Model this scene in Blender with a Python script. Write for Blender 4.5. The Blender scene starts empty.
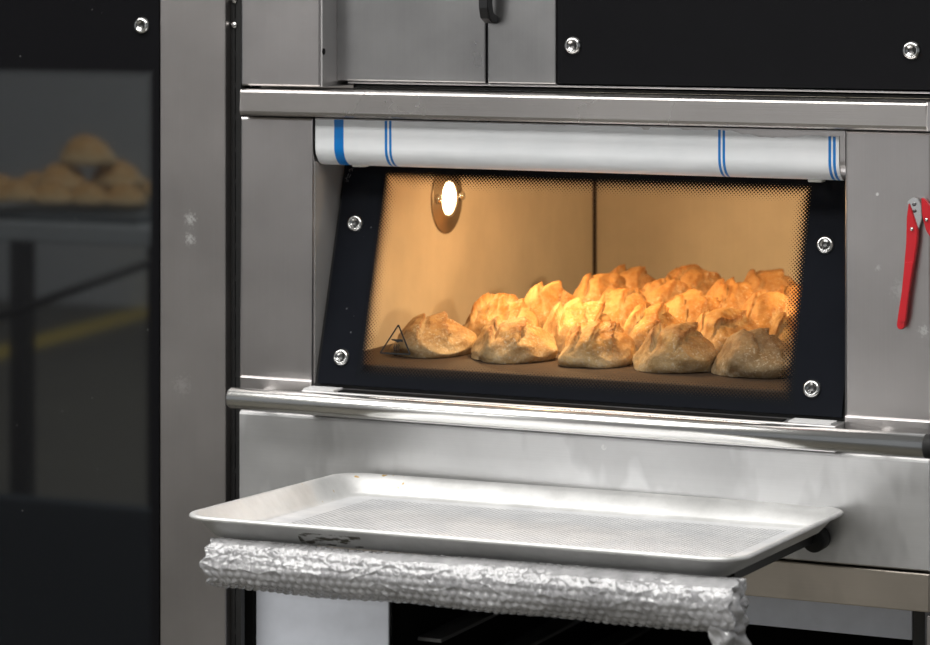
import bpy, bmesh, math, random
from mathutils import Vector, Matrix, noise

S = bpy.context.scene
COL = S.collection
PI = math.pi

# ------------------------------------------------------------------ camera
F = 2950.0                     # focal length in pixels of a 930 x 645 frame
TH = math.atan(F / 6400.0)     # yaw to the left of the oven's normal
CAM = Vector((0, -3.25 * math.cos(TH), 1.6))
HOR = -30.0                    # horizon row
fw = Vector((-math.sin(TH), math.cos(TH), 0))
rt = Vector((math.cos(TH), math.sin(TH), 0))
up = Vector((0, 0, 1))

def P(x, y, X=None, Y=None, Z=None, D=None):
    d = fw + rt * ((x - 465) / F) - up * ((y - HOR) / F)
    if X is not None: t = (X - CAM.x) / d.x
    elif Y is not None: t = (Y - CAM.y) / d.y
    elif Z is not None: t = (Z - CAM.z) / d.z
    else: t = D
    return CAM + d * t

cam = bpy.data.cameras.new('camera')
cam.sensor_width = 36
cam.lens = F * 36 / 930
cam.shift_y = -(322.5 - HOR) / 930
cam.clip_start = .05
co = bpy.data.objects.new('camera', cam)
co.location = CAM
co.rotation_euler = (PI / 2, 0, TH)
COL.objects.link(co)
S.camera = co
cam.dof.use_dof = True
cam.dof.focus_distance = 3.12
cam.dof.aperture_fstop = 8

# ------------------------------------------------------------------ materials
def new_mat(name):
    m = bpy.data.materials.new(name)
    m.use_nodes = True
    nt = m.node_tree
    for n in list(nt.nodes): nt.nodes.remove(n)
    out = nt.nodes.new('ShaderNodeOutputMaterial')
    return m, nt, out

def N(nt, typ, **kw):
    n = nt.nodes.new('ShaderNode' + typ)
    for k, v in kw.items():
        if k in n.inputs: n.inputs[k].default_value = v
        else: setattr(n, k, v)
    return n

def L(nt, a, b): nt.links.new(a, b)

def math_n(nt, op, a, b=None, c=None, clamp=False):
    n = nt.nodes.new('ShaderNodeMath'); n.operation = op; n.use_clamp = clamp
    for i, v in enumerate((a, b, c)):
        if v is None: continue
        if isinstance(v, (int, float)): n.inputs[i].default_value = v
        else: nt.links.new(v, n.inputs[i])
    return n.outputs[0]

def mixc(nt, fac, a, b, blend='MIX'):
    n = nt.nodes.new('ShaderNodeMix'); n.data_type = 'RGBA'; n.blend_type = blend
    for s, v in ((n.inputs[0], fac), (n.inputs[6], a), (n.inputs[7], b)):
        if isinstance(v, (int, float)): s.default_value = v
        elif isinstance(v, tuple): s.default_value = (*v, 1) if len(v) == 3 else v
        else: nt.links.new(v, s)
    return n.outputs[2]

def ramp(nt, src, stops):
    n = nt.nodes.new('ShaderNodeValToRGB')
    e = n.color_ramp.elements
    while len(e) > 1: e.remove(e[-1])
    for i, (p, c) in enumerate(stops):
        if i == 0: el = e[0]; el.position = p
        else: el = e.new(p)
        el.color = (c, c, c, 1) if isinstance(c, (int, float)) else (*c, 1)
    nt.links.new(src, n.inputs[0])
    return n.outputs[0]

def coords(nt, scale=(1, 1, 1), rot=(0, 0, 0), src='Object'):
    tc = N(nt, 'TexCoord')
    mp = N(nt, 'Mapping')
    mp.inputs['Scale'].default_value = scale
    mp.inputs['Rotation'].default_value = rot
    L(nt, tc.outputs[src], mp.inputs[0])
    return mp.outputs[0]

def noise_n(nt, vec, scale, detail=3, rough=.55):
    n = N(nt, 'TexNoise')
    n.inputs['Scale'].default_value = scale
    n.inputs['Detail'].default_value = detail
    n.inputs['Roughness'].default_value = rough
    if vec is not None: L(nt, vec, n.inputs['Vector'])
    return n.outputs['Fac']

def plain(name, col, rough=.5, metal=0, spec=.5, emit=None, estr=0, coat=0):
    m, nt, out = new_mat(name)
    b = N(nt, 'BsdfPrincipled')
    b.inputs['Base Color'].default_value = (*col, 1)
    b.inputs['Roughness'].default_value = rough
    b.inputs['Metallic'].default_value = metal
    b.inputs['Specular IOR Level'].default_value = spec
    b.inputs['Coat Weight'].default_value = coat
    if emit:
        b.inputs['Emission Color'].default_value = (*emit, 1)
        b.inputs['Emission Strength'].default_value = estr
    v = coords(nt)
    nz = noise_n(nt, v, 35, 4)
    L(nt, mixc(nt, 1, (*col, 1), ramp(nt, nz, [(.3, .9), (.7, 1.0)]), 'MULTIPLY'), b.inputs['Base Color'])
    L(nt, b.outputs[0], out.inputs[0])
    return m

def steel(name, col=(.5, .49, .48), rough=.32, horiz=True, metal=1.0, specks=0.0, stain=.12, aniso=.0, streak=.02, patch=1.0, smudge=()):
    """brushed stainless steel: fine grain lines, soft stains, optional flour specks"""
    m, nt, out = new_mat(name)
    b = N(nt, 'BsdfPrincipled')
    b.inputs['Metallic'].default_value = metal
    v = coords(nt, (6, 40, 900) if horiz else (900, 40, 6))
    grain = noise_n(nt, v, 1.0, 3, .6)
    v2 = coords(nt)
    blot = noise_n(nt, v2, 7, 5, .6)
    blot2 = noise_n(nt, v2, 2.2, 2, .5)
    c = mixc(nt, ramp(nt, grain, [(.3, 0), (.7, 1)]), tuple(x * (1 - streak) for x in col), tuple(min(1, x * (1 + streak)) for x in col))
    c = mixc(nt, 1, c, ramp(nt, blot, [(.3, 1 - stain), (.7, 1)]), 'MULTIPLY')
    c = mixc(nt, 1, c, ramp(nt, blot2, [(.35, 1 - stain), (.65, 1)]), 'MULTIPLY')
    for sx_, sy_, sz_, rr, st in smudge:
        ds = N(nt, 'VectorMath'); ds.operation = 'DISTANCE'
        L(nt, v2, ds.inputs[0]); ds.inputs[1].default_value = (sx_, sy_, sz_)
        near_ = math_n(nt, 'SUBTRACT', 1.0, math_n(nt, 'DIVIDE', ds.outputs['Value'], rr, clamp=True))
        f_ = math_n(nt, 'MULTIPLY', ramp(nt, math_n(nt, 'ADD', math_n(nt, 'MULTIPLY', near_, .30), math_n(nt, 'MULTIPLY', noise_n(nt, v2, 260, 4, .7), 1.0)), [(.64, 0), (.74, st)]), near_)
        c = mixc(nt, f_, c, (.85, .85, .83))
    if patch < 1:
        pz = noise_n(nt, coords(nt, (1, 1, .45)), 7, 4, .55)
        c = mixc(nt, 1, c, ramp(nt, pz, [(.52, 1), (.56, patch)]), 'MULTIPLY')
    r = math_n(nt, 'ADD', math_n(nt, 'MULTIPLY', blot, .16), rough - .08)
    if specks > 0:
        vor = N(nt, 'TexVoronoi'); vor.inputs['Scale'].default_value = 26
        L(nt, v2, vor.inputs['Vector'])
        near = math_n(nt, 'LESS_THAN', vor.outputs['Distance'], .09)
        sel = N(nt, 'SeparateColor'); L(nt, vor.outputs['Color'], sel.inputs[0])
        pick = math_n(nt, 'LESS_THAN', sel.outputs[0], specks)
        sm = noise_n(nt, v2, 60, 4, .7)
        fac = math_n(nt, 'MULTIPLY', math_n(nt, 'MULTIPLY', near, pick), ramp(nt, sm, [(.5, 0), (.62, .7)]))
        c = mixc(nt, fac, c, (.8, .8, .78))
        L(nt, math_n(nt, 'SUBTRACT', metal, math_n(nt, 'MULTIPLY', fac, .9)), b.inputs['Metallic'])
    L(nt, c, b.inputs['Base Color'])
    L(nt, r, b.inputs['Roughness'])
    b.inputs['Anisotropic'].default_value = aniso
    bp = N(nt, 'Bump'); bp.inputs['Strength'].default_value = .05; bp.inputs['Distance'].default_value = .001
    L(nt, grain, bp.inputs['Height']); L(nt, bp.outputs[0], b.inputs['Normal'])
    L(nt, b.outputs[0], out.inputs[0])
    return m

def frit_mask(nt, u0, u1, v0, v1, margin, pitch=.0029):
    """1 = printed black, 0 = clear; dots shrink away from the printed border (UV in metres)"""
    uv = N(nt, 'UVMap').outputs[0]
    sp = N(nt, 'SeparateXYZ'); L(nt, uv, sp.inputs[0])
    u, v = sp.outputs[0], sp.outputs[1]
    d = None
    for e in ([math_n(nt, 'SUBTRACT', u, u0)] if u0 is not None else []) + ([math_n(nt, 'SUBTRACT', u1, u)] if u1 is not None else []) + \
             ([math_n(nt, 'SUBTRACT', v, v0)] if v0 is not None else []) + ([math_n(nt, 'SUBTRACT', v1, v)] if v1 is not None else []):
        d = e if d is None else math_n(nt, 'MINIMUM', d, e)
    d = math_n(nt, 'DIVIDE', d, margin, clamp=True)
    k = math_n(nt, 'MULTIPLY', math_n(nt, 'POWER', math_n(nt, 'SUBTRACT', 1.0, d), 1.35), .76)
    mp = N(nt, 'Mapping'); mp.inputs['Rotation'].default_value = (0, 0, PI / 4)
    mp.inputs['Scale'].default_value = (1 / pitch, 1 / pitch, 1)
    L(nt, uv, mp.inputs[0])
    vo = N(nt, 'TexVoronoi'); vo.voronoi_dimensions = '2D'
    vo.inputs['Scale'].default_value = 1; vo.inputs['Randomness'].default_value = 0
    L(nt, mp.outputs[0], vo.inputs['Vector'])
    return math_n(nt, 'LESS_THAN', vo.outputs['Distance'], k)

# ------------------------------------------------------------------ key positions
XL, XR = P(312.5, 250, Y=0).x, P(845.5, 250, Y=0).x        # oven opening
XA, XB = P(241.0, 250, Y=0).x, -.8335                      # oven left and right ends
ZRT, ZRB = 1.4645, 1.4350                                  # rail
ZSILL = 1.131
ZF = 1.1557                                                # oven floor
OVEN = Vector(((XA + XB) / 2, .4, .985))
ZDT, ZDB = 1.0985, .9835                                   # lower panel
ZBB = .9405                                                # beam bottom
YREC = .045

M = {}
M['panel'] = steel('brushed_steel_panel', (.56, .535, .53), .30, False, specks=.12, smudge=[(*(P(x, y, Y=0) - OVEN), r, q) for x, y, r, q in ((924, 331, .012, .9), (878, 268, .006, .6), (900, 290, .02, .35))])
M['panel_side'] = steel('brushed_steel_side', (.66, .65, .65), .45, False)
M['column'] = steel('brushed_steel_column', (.47, .445, .435), .36, False, specks=.12, smudge=[(*(P(190, 219, Y=0) - Vector((-2.1, .4, 0))), .016, 1), (*(P(190, 239, Y=0) - Vector((-2.1, .4, 0))), .014, 1), (*(P(182, 385, Y=0) - Vector((-2.1, .4, 0))), .022, .3)])
M['rail'] = steel('brushed_steel_rail', (.60, .57, .55), .27, True)
M['upper'] = steel('brushed_steel_upper_door', (.48, .475, .475), .3, False, stain=.2)
M['drawer'] = steel('steel_lower_panel', (.74, .74, .74), .42, True, metal=.75, specks=.2, stain=.2, patch=.82)
M['beam'] = steel('warm_steel_beam', (.62, .56, .49), .34, True, stain=.2, patch=.9)
M['rod'] = steel('polished_steel_rod', (.85, .84, .82), .25, True, stain=.1)
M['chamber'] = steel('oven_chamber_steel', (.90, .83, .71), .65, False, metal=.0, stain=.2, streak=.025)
M['chrome'] = plain('chrome', (.75, .75, .74), .14, 1)
M['chrome_dark'] = plain('dark_socket', (.12, .12, .12), .35, .8)
M['black'] = plain('black_enamel', (.008, .008, .009), .35, 0, .4)
M['black_matt'] = plain('matt_black_void', (.006, .006, .006), .8, 0, .1)
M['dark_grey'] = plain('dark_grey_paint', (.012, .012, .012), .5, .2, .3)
M['stand_grey'] = plain('dark_stand_post', (.05, .05, .048), .5, .4, .4)
M['rubber'] = plain('black_rubber', (.012, .012, .012), .6, 0, .3)
M['handle'] = plain('black_handle_plastic', (.012, .012, .013), .35, 0, .5)
M['pad'] = plain('pale_sill_pad', (.62, .62, .62), .5, 0, .4)
M['nub'] = plain('ivory_plastic_clip', (.75, .74, .68), .4, 0, .5)
M['blue_film'] = plain('pale_blue_protective_film', (.70, .73, .80), .4, 0, .5)
M['red'] = plain('red_enamel', (.50, .012, .020), .35, 0, .4, coat=.1)
M['print'] = plain('black_print', (.004, .004, .004), .5, 0, .2)
M['silver_print'] = plain('grey_etched_mark', (.16, .16, .16), .5, 0, .2)
M['stone'] = plain('dark_oven_floor', (.075, .05, .035), .75, 0, .3)
M['seam'] = plain('dark_seam', (.05, .03, .018), .7, 0, .2)
M['lens'] = plain('glowing_seen_or_added_lens', (1, .9, .75), .4, 0, .3, (1, .80, .50), 14)  # shared by the real left lamp and the two added ones
M['table'] = plain('grey_table_steel', (.42, .44, .46), .4, .2)
M['table_dark'] = plain('dark_table_leg', (.03, .03, .03), .5, .1)
M['dark_tray'] = plain('dark_blue_tray', (.10, .115, .125), .5, .2)
M['bench'] = plain('black_blue_bench', (.03, .04, .05), .6)

def mat_film():
    m, nt, out = new_mat('striped_white_protective_film')
    b = N(nt, 'BsdfPrincipled')
    tc = N(nt, 'TexCoord'); sp = N(nt, 'SeparateXYZ'); L(nt, tc.outputs['Object'], sp.inputs[0])
    x = sp.outputs[0]
    s = None
    for a, c in ((333, 342.5), (383.6, 386.2), (388.0, 390.4), (717.2, 719.8), (721.6, 724.2), (827.6, 830.4), (832.2, 835)):
        xa, xb = P(a, 140, Y=0).x - OVEN.x, P(c, 140, Y=0).x - OVEN.x
        t = math_n(nt, 'COMPARE', x, (xa + xb) / 2, (xb - xa) / 2)
        s = t if s is None else math_n(nt, 'MAXIMUM', s, t)
    v = coords(nt)
    nz = noise_n(nt, v, 14, 3)
    c = mixc(nt, ramp(nt, nz, [(.35, 0), (.7, 1)]), (.70, .72, .735), (.78, .79, .80))
    c = mixc(nt, s, c, (.0, .16, .50))
    L(nt, c, b.inputs['Base Color'])
    b.inputs['Roughness'].default_value = .33
    bp = N(nt, 'Bump'); bp.inputs['Strength'].default_value = .25; bp.inputs['Distance'].default_value = .004
    L(nt, noise_n(nt, coords(nt, (6, 30, 30)), 1, 2), bp.inputs['Height']); L(nt, bp.outputs[0], b.inputs['Normal'])
    L(nt, b.outputs[0], out.inputs[0])
    return m

def mat_pane(u0, u1, v0, v1):
    m, nt, out = new_mat('clear_oven_glass_with_dot_print')
    fr = frit_mask(nt, u0, u1, v0, v1, .026)
    tr = N(nt, 'BsdfTransparent'); tr.inputs[0].default_value = (.70, .68, .64, 1)
    gl = N(nt, 'BsdfGlossy'); gl.inputs['Roughness'].default_value = .02; gl.inputs[0].default_value = (1, 1, 1, 1)
    lw = N(nt, 'Fresnel'); lw.inputs[0].default_value = 1.5
    m1 = N(nt, 'MixShader'); L(nt, math_n(nt, 'MULTIPLY', lw.outputs[0], .4), m1.inputs[0]); L(nt, tr.outputs[0], m1.inputs[1]); L(nt, gl.outputs[0], m1.inputs[2])
    bk = N(nt, 'BsdfPrincipled'); bk.inputs['Base Color'].default_value = (.007, .008, .010, 1); bk.inputs['Roughness'].default_value = .16
    bk.inputs['Specular IOR Level'].default_value = .10
    m2 = N(nt, 'MixShader'); L(nt, fr, m2.inputs[0]); L(nt, m1.outputs[0], m2.inputs[1]); L(nt, bk.outputs[0], m2.inputs[2])
    L(nt, m2.outputs[0], out.inputs[0])
    return m

def mat_mirror_glass(u1, v1, refl=.165):
    m, nt, out = new_mat('dark_tinted_glass_with_dot_print')
    fr = frit_mask(nt, None, u1, None, v1, .020)
    bk = N(nt, 'BsdfPrincipled'); bk.inputs['Base Color'].default_value = (.006, .006, .007, 1); bk.inputs['Roughness'].default_value = .25
    bk.inputs['Specular IOR Level'].default_value = .08
    # dust specks on the glass
    vor = N(nt, 'TexVoronoi'); vor.inputs['Scale'].default_value = 45
    L(nt, coords(nt), vor.inputs['Vector'])
    dot = math_n(nt, 'LESS_THAN', vor.outputs['Distance'], .035)
    sel = N(nt, 'SeparateColor'); L(nt, vor.outputs['Color'], sel.inputs[0])
    dot = math_n(nt, 'MULTIPLY', dot, math_n(nt, 'LESS_THAN', sel.outputs[1], .25))
    L(nt, mixc(nt, dot, (.006, .006, .007), (.12, .12, .12)), bk.inputs['Base Color'])
    gl = N(nt, 'BsdfGlossy'); gl.inputs['Roughness'].default_value = .028; gl.inputs[0].default_value = (.95, 1, 1, 1)
    ms = N(nt, 'MixShader')
    L(nt, math_n(nt, 'MULTIPLY', math_n(nt, 'SUBTRACT', 1.0, fr), refl), ms.inputs[0])
    L(nt, bk.outputs[0], ms.inputs[1]); L(nt, gl.outputs[0], ms.inputs[2])
    L(nt, ms.outputs[0], out.inputs[0])
    return m

def mat_tray(floor=False):
    m, nt, out = new_mat('perforated_tray_base' if floor else 'aluminium_tray')
    b = N(nt, 'BsdfPrincipled'); b.inputs['Metallic'].default_value = .6
    v = coords(nt)
    nz = noise_n(nt, v, 18, 5, .65); nz2 = noise_n(nt, v, 70, 4, .6)
    if floor:
        c = mixc(nt, ramp(nt, nz, [(.3, 0), (.7, 1)]), (.68, .69, .71), (.9, .9, .9))
        vo = N(nt, 'TexVoronoi'); vo.voronoi_dimensions = '2D'; vo.inputs['Randomness'].default_value = 0; vo.inputs['Scale'].default_value = 1
        L(nt, coords(nt, (170, 170, 1), (0, 0, PI / 4)), vo.inputs['Vector'])
        hole = math_n(nt, 'LESS_THAN', vo.outputs['Distance'], .31)
        tc = N(nt, 'TexCoord'); sp = N(nt, 'SeparateXYZ'); L(nt, tc.outputs['Object'], sp.inputs[0])
        inx = math_n(nt, 'LESS_THAN', math_n(nt, 'ABSOLUTE', sp.outputs[0]), .235)
        iny = math_n(nt, 'LESS_THAN', math_n(nt, 'ABSOLUTE', sp.outputs[1]), .150)
        hole = math_n(nt, 'MULTIPLY', hole, math_n(nt, 'MULTIPLY', inx, iny))
        hole = math_n(nt, 'MULTIPLY', hole, ramp(nt, nz2, [(.25, .35), (.7, .85)]))
        c = mixc(nt, hole, c, (.08, .085, .09))
        L(nt, c, b.inputs['Base Color'])
        b.inputs['Roughness'].default_value = .5
    else:
        c = mixc(nt, ramp(nt, nz, [(.3, 0), (.7, 1)]), (.62, .62, .61), (.82, .82, .81))
        # baked-on stain on the front wall and a few burnt specks
        tc = N(nt, 'TexCoord'); sp = N(nt, 'SeparateXYZ'); L(nt, tc.outputs['Object'], sp.inputs[0])
        near = math_n(nt, 'LESS_THAN', math_n(nt, 'ABSOLUTE', math_n(nt, 'ADD', sp.outputs[0], .130)), .034)
        frt = math_n(nt, 'LESS_THAN', sp.outputs[1], -.17)
        zz = math_n(nt, 'COMPARE', sp.outputs[2], -.0155, .006)
        st = ramp(nt, noise_n(nt, coords(nt, (60, 60, 240), (0, .25, 0)), 1, 3, .6), [(.50, 0), (.56, .9)])
        f1 = math_n(nt, 'MULTIPLY', math_n(nt, 'MULTIPLY', near, frt), math_n(nt, 'MULTIPLY', zz, st))
        c = mixc(nt, f1, c, (.05, .04, .015))
        lf = math_n(nt, 'LESS_THAN', sp.outputs[0], -.2)
        bk = math_n(nt, 'GREATER_THAN', sp.outputs[1], .08)
        st2 = ramp(nt, noise_n(nt, v, 90, 2, .5), [(.66, 0), (.7, .9)])
        c = mixc(nt, math_n(nt, 'MULTIPLY', math_n(nt, 'MULTIPLY', lf, bk), st2), c, (.55, .34, .05))
        L(nt, c, b.inputs['Base Color'])
        L(nt, math_n(nt, 'ADD', math_n(nt, 'MULTIPLY', nz, .2), .36), b.inputs['Roughness'])
    bp = N(nt, 'Bump'); bp.inputs['Strength'].default_value = .12; bp.inputs['Distance'].default_value = .002
    L(nt, nz2, bp.inputs['Height']); L(nt, bp.outputs[0], b.inputs['Normal'])
    L(nt, b.outputs[0], out.inputs[0])
    return m

def mat_wrap():
    m, nt, out = new_mat('clear_bubble_wrap')
    b = N(nt, 'BsdfPrincipled')
    v = coords(nt)
    nz = noise_n(nt, v, 40, 4, .6)
    L(nt, ramp(nt, nz, [(.3, (.30, .30, .31)), (.7, (.62, .62, .63))]), b.inputs['Base Color'])
    b.inputs['Roughness'].default_value = .13
    b.inputs['Specular IOR Level'].default_value = 1.0
    b.inputs['Coat Weight'].default_value = 1.0; b.inputs['Coat Roughness'].default_value = .05; b.inputs['Coat IOR'].default_value = 1.8
    tr = N(nt, 'BsdfTransparent'); tr.inputs[0].default_value = (.94, .94, .95, 1)
    bp = N(nt, 'Bump'); bp.inputs['Strength'].default_value = .45; bp.inputs['Distance'].default_value = .002
    L(nt, noise_n(nt, v, 170, 3, .6), bp.inputs['Height']); L(nt, bp.outputs[0], b.inputs['Normal'])
    ms = N(nt, 'MixShader'); ms.inputs[0].default_value = .68
    L(nt, tr.outputs[0], ms.inputs[1]); L(nt, b.outputs[0], ms.inputs[2])
    L(nt, ms.outputs[0], out.inputs[0])
    return m

def mat_bread():
    m, nt, out = new_mat('rustic_bread_crust')
    b = N(nt, 'BsdfPrincipled')
    at = N(nt, 'Attribute'); at.attribute_name = 'crust'
    sp = N(nt, 'SeparateColor'); L(nt, at.outputs['Color'], sp.inputs[0])
    ridge, high, shade_grey = sp.outputs[0], sp.outputs[1], sp.outputs[2]
    brown = at.outputs['Alpha']
    v = coords(nt)
    nz = noise_n(nt, v, 38, 5, .65)
    fine = noise_n(nt, v, 210, 4, .7)
    pale = mixc(nt, ramp(nt, nz, [(.35, 0), (.65, 1)]), (.56, .40, .20), (.74, .58, .35))
    gold = mixc(nt, ramp(nt, nz, [(.35, 0), (.65, 1)]), (.44, .19, .045), (.74, .46, .17))
    c = mixc(nt, ramp(nt, math_n(nt, 'ADD', high, math_n(nt, 'MULTIPLY', math_n(nt, 'SUBTRACT', nz, .5), .9)), [(.25, 0), (.75, 1)]), pale, gold)
    c = mixc(nt, math_n(nt, 'MULTIPLY', ramp(nt, ridge, [(.35, 0), (.9, 1)]), .85), c, (.42, .15, .03))
    c = mixc(nt, math_n(nt, 'MULTIPLY', shade_grey, .8), c, (.28, .22, .15))  # grey of faces turned from the lamp, painted into the crust
    c = mixc(nt, math_n(nt, 'MULTIPLY', brown, ramp(nt, nz, [(.3, .6), (.7, 1)])), c, (.40, .17, .05))  # dimmer lamp light on the back rows, painted in as browner crust
    # flour dust, strongest near the foot of the roll
    fl = math_n(nt, 'MULTIPLY', ramp(nt, fine, [(.5, 0), (.62, 1)]), ramp(nt, high, [(.0, .8), (.35, .15)]))
    c = mixc(nt, fl, c, (.70, .64, .55))
    mott = noise_n(nt, v, 85, 5, .75)
    c = mixc(nt, 1, c, ramp(nt, mott, [(.36, (.78, .70, .60)), (.52, (1, 1, 1))]), 'MULTIPLY')
    crumbs = math_n(nt, 'MULTIPLY', ramp(nt, noise_n(nt, v, 320, 3, .7), [(.56, 0), (.64, 1)]), ramp(nt, noise_n(nt, v, 22, 2), [(.42, .0), (.6, .75)]))
    c = mixc(nt, crumbs, c, (.86, .78, .64))
    L(nt, c, b.inputs['Base Color'])
    b.inputs['Roughness'].default_value = .62
    b.inputs['Specular IOR Level'].default_value = .3
    b.inputs['Subsurface Weight'].default_value = .0
    bp = N(nt, 'Bump'); bp.inputs['Strength'].default_value = .5; bp.inputs['Distance'].default_value = .0025
    L(nt, math_n(nt, 'ADD', fine, nz), bp.inputs['Height']); L(nt, bp.outputs[0], b.inputs['Normal'])
    L(nt, b.outputs[0], out.inputs[0])
    return m

# ------------------------------------------------------------------ mesh helpers
def box(bm, x0, x1, y0, y1, z0, z1, bev=0, seg=2, mi=0, mat4=None):
    vs = [bm.verts.new((x, y, z)) for x in (x0, x1) for y in (y0, y1) for z in (z0, z1)]
    q = [(0, 1, 3, 2), (4, 6, 7, 5), (0, 4, 5, 1), (2, 3, 7, 6), (0, 2, 6, 4), (1, 5, 7, 3)]
    fs = [bm.faces.new([vs[i] for i in f]) for f in q]
    for f in fs: f.material_index = mi
    if bev:
        es = list({e for f in fs for e in f.edges})
        r = bmesh.ops.bevel(bm, geom=es, offset=bev, segments=seg, profile=.5, affect='EDGES')
        for f in r['faces']: f.material_index = mi
        vs = list({v for f in r['faces'] for v in f.verts} | {v for v in vs if v.is_valid})
    if mat4 is not None: bmesh.ops.transform(bm, matrix=mat4, verts=vs)
    return vs

def frame_from(axis):
    a = Vector(axis).normalized()
    t = Vector((0, 0, 1)) if abs(a.z) < .9 else Vector((1, 0, 0))
    x = t.cross(a).normalized(); y = a.cross(x)
    return x, y, a

def lathe(bm, c, axis, prof, seg=28, mi=None, cap=True):
    """prof: list of (radius, height along axis)"""
    x, y, a = frame_from(axis); c = Vector(c); rings = []
    for r, h in prof:
        rings.append([bm.verts.new(c + a * h + (x * math.cos(2 * PI * i / seg) + y * math.sin(2 * PI * i / seg)) * r) for i in range(seg)])
    for k in range(len(rings) - 1):
        for i in range(seg):
            j = (i + 1) % seg
            f = bm.faces.new((rings[k][i], rings[k][j], rings[k + 1][j], rings[k + 1][i]))
            f.smooth = True
            if mi: f.material_index = mi[k]
    if cap:
        f = bm.faces.new(list(reversed(rings[0])))
        if mi: f.material_index = mi[0]
        f = bm.faces.new(rings[-1])
        if mi: f.material_index = mi[-1]

def tube(bm, pts, r, seg=16, cap=True):
    pts = [Vector(p) for p in pts]; rings = []
    for k, p in enumerate(pts):
        d = (pts[min(k + 1, len(pts) - 1)] - pts[max(k - 1, 0)]).normalized()
        x, y, a = frame_from(d)
        rr = r[k] if isinstance(r, (list, tuple)) else r
        rings.append([bm.verts.new(p + (x * math.cos(2 * PI * i / seg) + y * math.sin(2 * PI * i / seg)) * rr) for i in range(seg)])
    for k in range(len(rings) - 1):
        for i in range(seg):
            j = (i + 1) % seg
            f = bm.faces.new((rings[k][i], rings[k][j], rings[k + 1][j], rings[k + 1][i])); f.smooth = True
    if cap:
        bm.faces.new(list(reversed(rings[0]))); bm.faces.new(rings[-1])

def prism(bm, poly, off):
    """extrude a planar polygon (list of 3-D points) by a vector"""
    off = Vector(off)
    a = [bm.verts.new(Vector(p)) for p in poly]; b = [bm.verts.new(Vector(p) + off) for p in poly]
    n = len(a)
    bm.faces.new(a); bm.faces.new(list(reversed(b)))
    for i in range(n):
        j = (i + 1) % n
        bm.faces.new((a[i], b[i], b[j], a[j]))

def sweep_x(bm, prof, x0, x1, close=False, smooth=True, n=1):
    """profile of (y, z) points swept along X"""
    rows = [[bm.verts.new((x0 + (x1 - x0) * k / n, y, z)) for y, z in prof] for k in range(n + 1)]
    m = len(prof)
    for k in range(n):
        for i in range(m if close else m - 1):
            j = (i + 1) % m
            f = bm.faces.new((rows[k][i], rows[k + 1][i], rows[k + 1][j], rows[k][j])); f.smooth = smooth
    if close:
        bm.faces.new(rows[0]); bm.faces.new(list(reversed(rows[-1])))
    return rows

ROOT = {}
def link_mesh(name, bm, mats, smooth_angle=None):
    bmesh.ops.recalc_face_normals(bm, faces=bm.faces)
    me = bpy.data.meshes.new(name); bm.to_mesh(me); bm.free()
    for m in (mats if isinstance(mats, (list, tuple)) else [mats]): me.materials.append(m)
    o = bpy.data.objects.new(name, me); COL.objects.link(o)
    return o

def thing(name, loc, label, cat, group=None):
    o = bpy.data.objects.new(name, None); COL.objects.link(o)
    o.location = loc; o.empty_display_size = .05
    o['label'] = label; o['category'] = cat
    if group: o['group'] = group
    ROOT[o] = Vector(loc)
    return o

def part(name, bm, mats, parent, label=None):
    """bm in world coordinates; becomes a child of parent"""
    off = ROOT[parent]
    bmesh.ops.translate(bm, verts=bm.verts, vec=-off)
    o = link_mesh(name, bm, mats)
    o.parent = parent
    ROOT[o] = off
    if label: o['label'] = label
    return o

def single(name, bm, mats, label, cat, loc, group=None):
    bmesh.ops.translate(bm, verts=bm.verts, vec=-Vector(loc))
    o = link_mesh(name, bm, mats)
    o.location = loc
    o['label'] = label; o['category'] = cat
    if group: o['group'] = group
    ROOT[o] = Vector(loc)
    return o

def structure(name, bm, mats):
    o = link_mesh(name, bm, mats); o['kind'] = 'structure'
    return o

def bolt_bm(c, n, r=.0095):
    bm = bmesh.new()
    lathe(bm, c, n, [(r * 1.08, 0), (r * 1.08, .0008), (r, .002), (r * .93, .0036), (r * .72, .0044), (r * .66, .004), (r * .62, .0022), (r * .36, .0024), (r * .34, .001), (r * .05, .001)],
          24, [1, 0, 0, 0, 0, 1, 0, 1, 1, 1])
    return bm

# ================================================================== the lit deck oven
oven = thing('deck_oven', OVEN, 'lit stainless steel deck oven with a slanted glass door, full of bread rolls', 'oven')
M['film'] = mat_film()

def fold_panel(x0, x1, z0, z1, zf):
    """front panel with a shallow fold line above its foot"""
    bm = bmesh.new()
    prof = [(.05, z0), (-.0016, z0), (-.0026, z0 + .001), (-.0026, zf - .0006), (-.0021, zf + .0002), (.0, zf + .0016), (0, z1 - .003), (.001, z1 - .001), (.003, z1), (.05, z1)]
    sweep_x(bm, prof, x0, x1, True, False)
    es = [e for e in bm.edges if abs(e.verts[0].co.x - e.verts[1].co.x) < 1e-6 and e.verts[0].co.y < .002 and e.verts[1].co.y < .002 and abs(e.verts[0].co.z - e.verts[1].co.z) > .006]
    bmesh.ops.bevel(bm, geom=es, offset=.002, segments=2, profile=.5, affect='EDGES')
    return bm

ZFOLD = P(280, 379, Y=0).z
part('side_panel', fold_panel(XA, XL, ZDT + .003, ZRB - .002, ZFOLD), M['panel'], oven)
part('side_panel', fold_panel(XR, XB, ZDT + .003, ZRB - .002, ZFOLD), M['panel'], oven)

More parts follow.
